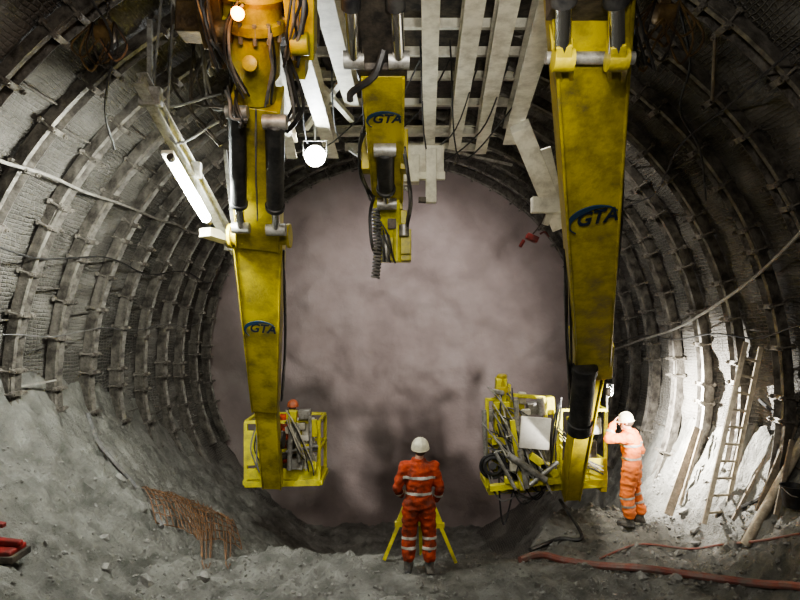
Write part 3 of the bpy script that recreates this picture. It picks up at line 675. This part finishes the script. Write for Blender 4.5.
# ---------------------------------------------------------------- people
def remesh(mb, vox, it=4, fac=.5):
    bm = mb.bm; bmesh.ops.recalc_face_normals(bm, faces=bm.faces)
    me = bpy.data.meshes.new('tmp'); bm.to_mesh(me); bm.free()
    o = bpy.data.objects.new('tmp', me); C.objects.link(o)
    a = o.modifiers.new('r', 'REMESH'); a.mode = 'VOXEL'; a.voxel_size = vox
    b = o.modifiers.new('s', 'SMOOTH'); b.iterations = it; b.factor = fac
    bpy.context.view_layer.update()
    out = bpy.data.meshes.new_from_object(o.evaluated_get(bpy.context.evaluated_depsgraph_get()))
    bpy.data.objects.remove(o); bpy.data.meshes.remove(me); return out
def ellring(c, rx, ry, n=24, k=1): return [V(c)+V((rx*math.cos(2*PI*i/n), ry*math.sin(2*PI*i/n), 0)) for i in range(n)]
def hand(mb, w, d, n, curl, side):
    d = V(d).normalized(); n = V(n); n = (n-d*n.dot(d)).normalized(); s = d.cross(n)*side
    for t in (-.028, -.010, .010, .028): mb.caps(w+s*t*.6, w+d*.085+s*t, .014, .013)
    for i, (t, L) in enumerate(((-.033, .085), (-.011, .095), (.011, .088), (.033, .068))):
        p = w+d*.088+s*t; dd = d.copy()
        for j, f in enumerate((.45, .32, .26)):
            dd = (dd+n*curl*(.6+.3*j)).normalized(); q_ = p+dd*L*f; mb.caps(p, q_, .0095-.001*j, .009-.001*j); p = q_
    p = w+d*.03-s*.03; q_ = p+(d*.5-s*.7+n*.3).normalized()*.045; mb.caps(p, q_, .014, .011); mb.caps(q_, q_+(d*.9-s*.1+n*.4).normalized()*.035, .011, .009)
def band(me, parent, c, nrm, half, keep, m):
    bm = bmesh.new(); bm.from_mesh(me); c = V(c); nrm = V(nrm).normalized()
    for s in (-1, 1):
        bmesh.ops.bisect_plane(bm, geom=bm.verts[:]+bm.edges[:]+bm.faces[:], plane_co=c+nrm*half*s, plane_no=nrm)
    kill = [f for f in bm.faces if abs((f.calc_center_median()-c).dot(nrm)) > half or not keep(f.calc_center_median())]
    bmesh.ops.delete(bm, geom=kill, context='FACES')
    if not bm.faces: bm.free(); return
    bm.normal_update()
    for v in bm.verts: v.co += v.normal*.006
    o_me = bpy.data.meshes.new('reflective_band'); bm.to_mesh(o_me); bm.free()
    obj('reflective_band', None, m, parent, mesh=o_me, ang=60)
def person(loc, rot, J, label, suit, helm, headrot=(0, 0), group='tunnel workers in orange', fat=1.):
    root = empty('person', (0, 0, 0), label, 'person', group)
    j = {k: V(v) for k, v in J.items()}
    hp = j['head']; HR = Matrix.Rotation(headrot[1], 3, 'Z') @ Matrix.Rotation(headrot[0], 3, 'X')
    H = lambda x, y, z: hp+HR@V((x, y, z))
    b = MB()
    b.ell(H(0, -.005, .02), (.076, .096, .105), HR); b.ell(H(0, .02, -.05), (.056, .068, .065), HR)
    b.caps(H(0, .088, .005), H(0, .112, -.03), .009, .014); b.ell(H(0, .084, -.06), (.026, .012, .008), HR); b.ell(H(0, .082, -.076), (.022, .012, .009), HR)
    b.ell(H(0, .075, -.1), (.025, .02, .018), HR); b.caps(H(-.03, .085, .032), H(.03, .085, .032), .01, .01)
    for s in (-1, 1): b.ell(H(s*.08, -.005, -.01), (.012, .022, .034), HR)
    b.caps(j['neck'], hp+V((0, 0, -.05)), .06, .052)
    pel = j['pelvis']; ch = j['chest']; nk = j['neck']
    def tor(g):
        return [ellring(pel+V((0, 0, -.1)), .13+g, .09+g), ellring(pel, .16+g, .11+g), ellring(pel.lerp(ch, .4), .14+g, .10+g), ellring(ch, .165+g, .115+g), ellring(ch.lerp(nk, .5), .17+g, .10+g), ellring(ch.lerp(nk, .82), .12+g, .07+g), ellring(nk, .06+g*.6, .055+g*.6)]
    b.loft(tor(0))
    for s in 'LR':
        sd = -1 if s == 'L' else 1
        b.caps(j['sh'+s], j['el'+s], .048, .038); b.caps(j['el'+s], j['wr'+s], .038, .027)
        d = (j['hd'+s]) if 'hd'+s in j else (j['wr'+s]-j['el'+s])
        hand(b, j['wr'+s], d, j.get('pn'+s, V((0, 1, 0))), .5, sd)
        b.caps(j['hip'+s], j['kn'+s], .085, .055); b.caps(j['kn'+s], j['an'+s], .055, .038)
        b.caps(j['an'+s]+V((0, -.02, -.04)), j['an'+s]+V((sd*.02, .14, -.06)), .038, .028)
    obj('body', None, M['skin'], root, mesh=remesh(b, .008, 3), ang=80)
    b = MB(); b.loft(tor(.028*fat+.02*(fat-1)))
    for s in 'LR':
        b.caps(ch.lerp(nk, .45), j['sh'+s], .075, .075*fat)
        b.caps(j['sh'+s], j['el'+s], .074*fat, .06*fat); b.caps(j['el'+s], j['wr'+s].lerp(j['el'+s], .06), .06*fat, .05*fat)
        b.caps(j['hip'+s], j['kn'+s], .118*fat, .09*fat); b.caps(j['kn'+s], j['an'+s]+V((0, 0, .12)), .09*fat, .085*fat)
    b.torus(nk+V((0, 0, .0)), (0, 0, 1), .07, .025)
    me = remesh(b, .014, 4)
    for v in me.vertices:
        q = v.co; n = noise.noise(V((q.x*9, q.y*9, q.z*18)))*.018+noise.noise(V((q.x*20, q.y*20, q.z*34)))*.008
        v.co = q+v.normal*n
    keep = me.copy()
    ov = obj('overalls', None, suit, root, mesh=me, ang=80)
    for f in (.86, .22): band(keep, ov, pel.lerp(ch, f)+V((0, 0, .05)), (0, 0, 1), .018, lambda p: abs(p.x-pel.x) < .2*fat, M['reflect'])
    for s in 'LR':
        kd = j['an'+s]-j['kn'+s]
        for f in (.1, .42): band(keep, ov, j['kn'+s]+kd*f, kd, .018, lambda p: (p-(j['kn'+s]+kd*f)).length < .13*fat, M['reflect'])
        ad = j['wr'+s]-j['el'+s]; c = j['el'+s]+ad*.45
        band(keep, ov, c, ad, .018, lambda p: (p-c).length < .09*fat, M['reflect'])
    for s in 'LR':
        sd = -1 if s == 'L' else 1; a = j['an'+s]; b = MB()
        b.caps(a+V((0, 0, .2)), a+V((0, 0, -.02)), .072, .062); b.caps(a+V((0, -.03, -.045)), a+V((sd*.02, .15, -.05)), .05, .046)
        b.box(a+V((sd*.01, .05, -.082)), (.1, .27, .03))
        obj('boot', None, M['boot'], root, mesh=remesh(b, .012, 3), ang=80)
    hb = MB(); D = HR@V((0, -.08, 1)).normalized()
    hc = H(0, -.005, .045)
    hb.lathe(hc, D, ((-.035, .118), (-.02, .121), (.0, .12), (.05, .108), (.085, .082), (.105, .05), (.115, .015)), 28)
    for a in (-.03, 0, .03): hb.tube([hc+HR@V((a, .115*math.cos(t), .125*math.sin(t)-.01)) for t in [PI*i/10 for i in range(1, 10)]], .007, 6, 0)
    hobj = obj('helmet', hb, helm, root)
    bb = MB(); n = 30; rs = []
    for z in (0, .008): rs.append([hc+HR@V(((.125+0*z)*math.cos(2*PI*i/n), .13*math.sin(2*PI*i/n)+(.045*max(0, math.sin(2*PI*i/n))**2), -.036+z)) for i in range(n)])
    bb.loft(rs); obj('brim', bb, helm, hobj)
    hr = MB(); hr.ell(H(0, -.022, .0), (.081, .092, .085), HR); obj('hair', hr, M['hair'], root)
    for s in (-1, 1): obj('eye', MB().ell(H(s*.031, .078, .008), (.012, .01, .009)), M['eye'], root)
    root.location = loc; root.rotation_euler = (0, 0, rot)
    return root
p1 = P(419, 571, 8.05); p1.z = gz(p1.x, p1.y)+.02
person(p1, 0.0, dict(pelvis=(0, 0, .95), chest=(0, .02, 1.28), neck=(0, .03, 1.5), head=(.02, .06, 1.635),
    shL=(-.195, .01, 1.41), elL=(-.29, -.02, 1.13), wrL=(-.25, .16, .98), hdL=(.3, .9, .2), shR=(.195, .01, 1.41), elR=(.28, .0, 1.12), wrR=(.24, .13, .93), hdR=(-.2, .9, 0), pnL=(.3, 0, -1), pnR=(-.3, 0, -1),
    hipL=(-.1, 0, .9), knL=(-.135, .03, .5), anL=(-.14, 0, .1), hipR=(.1, 0, .9), knR=(.135, .03, .5), anR=(.14, -.02, .1)),
    'worker in orange overalls and pale helmet seen from behind at the tripod', M['orange'], M['helmet'], (.22, -.1), fat=1.08)
p2 = P(632, 528, 9.6); p2.z = gz(p2.x, p2.y)+.02
person(p2, math.radians(62), dict(pelvis=(0, 0, .95), chest=(0, .02, 1.28), neck=(0, .05, 1.5), head=(0, .09, 1.63),
    shL=(-.195, .02, 1.41), elL=(-.25, .33, 1.38), wrL=(-.12, .27, 1.60), hdL=(.5, -.25, .6), shR=(.195, .0, 1.41), elR=(.27, -.1, 1.13), wrR=(.27, .04, .9), pnL=(.3, -1, 0), pnR=(-1, 0, 0),
    hipL=(-.11, 0, .9), knL=(-.13, .06, .5), anL=(-.13, .02, .1), hipR=(.11, 0, .9), knR=(.14, .0, .5), anR=(.15, -.1, .1)),
    'worker in bright orange overalls by the right wall raising a hand to the helmet', M['orange2'], M['helmet'], (-.15, .1), fat=1.22)
p3 = P(290, 479, 12.75); p3.z = P(283, 479, 12.2).z+.02
person(p3, math.radians(-10), dict(pelvis=(0, 0, .72), chest=(0, .06, 1.02), neck=(0, .13, 1.21), head=(0, .18, 1.33),
    shL=(-.195, .08, 1.13), elL=(-.26, .16, .88), wrL=(-.2, .36, .9), shR=(.195, .08, 1.13), elR=(.26, .16, .88), wrR=(.2, .36, .9), pnL=(0, 0, -1), pnR=(0, 0, -1),
    hipL=(-.1, 0, .68), knL=(-.13, .25, .44), anL=(-.11, 0, .1), hipR=(.1, 0, .68), knR=(.13, .25, .44), anR=(.11, 0, .1)),
    'worker with orange helmet standing inside the left work basket', M['orange'], M['helmet2'], (0, 0))
# tripod
apx = P(419, 478, 8.45); tr = empty('survey_tripod', (apx.x, apx.y, gz(apx.x, apx.y)), 'yellow survey tripod standing in front of the central worker', 'tripod')
obj('head_plate', MB().cyl(apx+V((0, 0, -.02)), apx+V((0, 0, .04)), .09, seg=3).cyl(apx+V((0, 0, .03)), apx+V((0, 0, .07)), .05), M['dark'], tr, .005)
for fx, fy, Y in ((384, 560, 8.3), (456, 566, 8.25), (421, 556, 8.62)):
    f_ = P(fx, fy, Y); f_.z = gz(f_.x, f_.y)+.01; s0 = apx+(f_-apx).normalized()*.07; s0.z = apx.z-.03
    D, S, N = frame(f_-s0); mid = s0.lerp(f_, .55)
    lg = obj('leg', MB().bar(s0+S*.04, mid+S*.03, .035, .04).bar(s0-S*.04, mid-S*.03, .035, .04).bar(s0.lerp(mid, .3), f_, .055, .04, .045, .04).box(mid, (.12, .06, .07)), M['yellow2'], tr, .003)
    obj('spike', MB().cyl(f_-D*.06, f_+D*.01, .02, .006), M['steel'], lg)
ic = apx+V((0, 0, .07)); ins = empty('survey_instrument', ic, 'small dark survey instrument on the yellow tripod', 'instrument')
obj('body', MB().cyl(ic, ic+V((0, 0, .05)), .05).box(ic+V((0, 0, .14)), (.13, .1, .18)), M['dark'], ins, .008)
obj('telescope', MB().cyl(ic+V((0, -.09, .15)), ic+V((0, .1, .15)), .03), M['yellow2'], ins)

# ---------------------------------------------------------------- lights
def light(kind, loc, tgt, e, col, **k):
    l = bpy.data.lights.new(kind.lower()+'_light', kind); l.energy = e; l.color = col
    for a, b in k.items(): setattr(l, a, b)
    o = bpy.data.objects.new(kind.lower()+'_light', l); C.objects.link(o); o.location = loc
    o.rotation_euler = (V(tgt)-V(loc)).to_track_quat('-Z', 'Y').to_euler(); return o
FLD = P(315, 156, 9.35)
light('SPOT', FLD+V((0, .5, -.25)), (1.2, 18, 4.6), 900, (1, .95, .93), spot_size=1.05, spot_blend=1, shadow_soft_size=.12)
# unseen raking spots added near the crown to bring out the face's relief
light('SPOT', (1.4, 15.0, 7.3), (1.0, 18, 3.4), 330, (1, .94, .91), spot_size=1.8, spot_blend=1, shadow_soft_size=.05)
light('SPOT', (-3.6, 15.0, 5.6), (.6, 18, 3.6), 170, (1, .94, .91), spot_size=1.7, spot_blend=1, shadow_soft_size=.05)
light('SPOT', FLD+V((0, 0, -.3)), (-1.9, 12.4, .7), 420, (1, .97, .88), spot_size=.6, spot_blend=.8, shadow_soft_size=.1)  # extra spot added at the floodlight to brighten the basket
# unseen spot added low on the right to throw the platform's shadow
light('SPOT', (4.4, 7.2, 2.3), (-.3, 18, 2.0), 3600, (1, .95, .9), spot_size=.95, spot_blend=.7, shadow_soft_size=.10)
# tube
light('AREA', P(190, 192, 7.2)+V((-.2, -.1, -.05)), (-6, 9.5, 2.2), 330, (.96, 1, .93), shape='RECTANGLE', size=.9, size_y=.15)
light('AREA', P(190, 192, 7.2)+V((.15, -.1, -.1)), (1.5, 10, .5), 110, (.96, 1, .93), shape='RECTANGLE', size=.9, size_y=.15)
# right wall work light
light('SPOT', WL+V((.1, 0, 0)), (5.5, 10.6, 1.4), 4200, (1, .97, .9), spot_size=2.3, spot_blend=1, shadow_soft_size=.06)
light('SPOT', (2.7, 7.4, 4.6), (4.3, 9.9, .8), 800, (1, .97, .9), spot_size=1.05, spot_blend=1, shadow_soft_size=.08)
light('SPOT', (1.1, 8.2, 6.4), (2.1, 10.2, 1.4), 520, (1, .97, .9), spot_size=.6, spot_blend=.8, shadow_soft_size=.08)  # unseen spot added at the gantry to brighten the drilling platform
# unseen lights around the camera for booms, gantry, worker and floor
light('SPOT', (-.6, -.2, 5.2), (1.7, 6, 4.0), 380, (1, .93, .76), spot_size=.62, spot_blend=.8, shadow_soft_size=.12)
light('SPOT', (-.2, -.3, 5.0), (-1.6, 7, 4.2), 500, (1, .92, .76), spot_size=.62, spot_blend=.8, shadow_soft_size=.12)
light('SPOT', (.4, 1.0, 4.4), (.6, 8, 6.9), 750, (1, .96, .86), spot_size=.7, spot_blend=.9, shadow_soft_size=.12)
light('SPOT', (2.2, 5.6, 6.4), (.5, 7.9, .2), 420, (1, .97, .92), spot_size=1.15, spot_blend=1, shadow_soft_size=.06)
light('AREA', (-.3, 1.2, 6.0), (0, 8.2, .4), 190, (1, .96, .89), shape='RECTANGLE', size=2.0, size_y=.5)  # overhead fill light added for walls and floor
# unseen spots under the crown: grazing light on the ribs
light('SPOT', (-1.5, 10.2, 6.6), (-5.2, 13, 2.6), 320, (1, .97, .9), spot_size=1.7, spot_blend=1, shadow_soft_size=.05)
light('SPOT', (1.9, 9.5, 6.5), (5.2, 12.5, 2.8), 400, (1, .97, .9), spot_size=1.7, spot_blend=1, shadow_soft_size=.05)
light('POINT', P(240, 10, 4.85), (0, 0, 0), 20, (1, .45, .1), shadow_soft_size=.05)  # amber light added around the emissive reflection cap

w = bpy.data.worlds.new('World'); SC.world = w; w.use_nodes = True
w.node_tree.nodes['Background'].inputs[0].default_value = (.5, .52, .55, 1); w.node_tree.nodes['Background'].inputs[1].default_value = .005
try:
    SC.view_settings.look = 'AgX - Medium High Contrast'
except Exception: pass

cam = bpy.data.cameras.new('camera'); cam.sensor_width = 36; cam.lens = 27; cam.shift_y = 10/800; cam.clip_start = .05
co = bpy.data.objects.new('camera', cam); C.objects.link(co); co.location = (0, 0, CAMH); co.rotation_euler = (PI/2, 0, 0); SC.camera = co
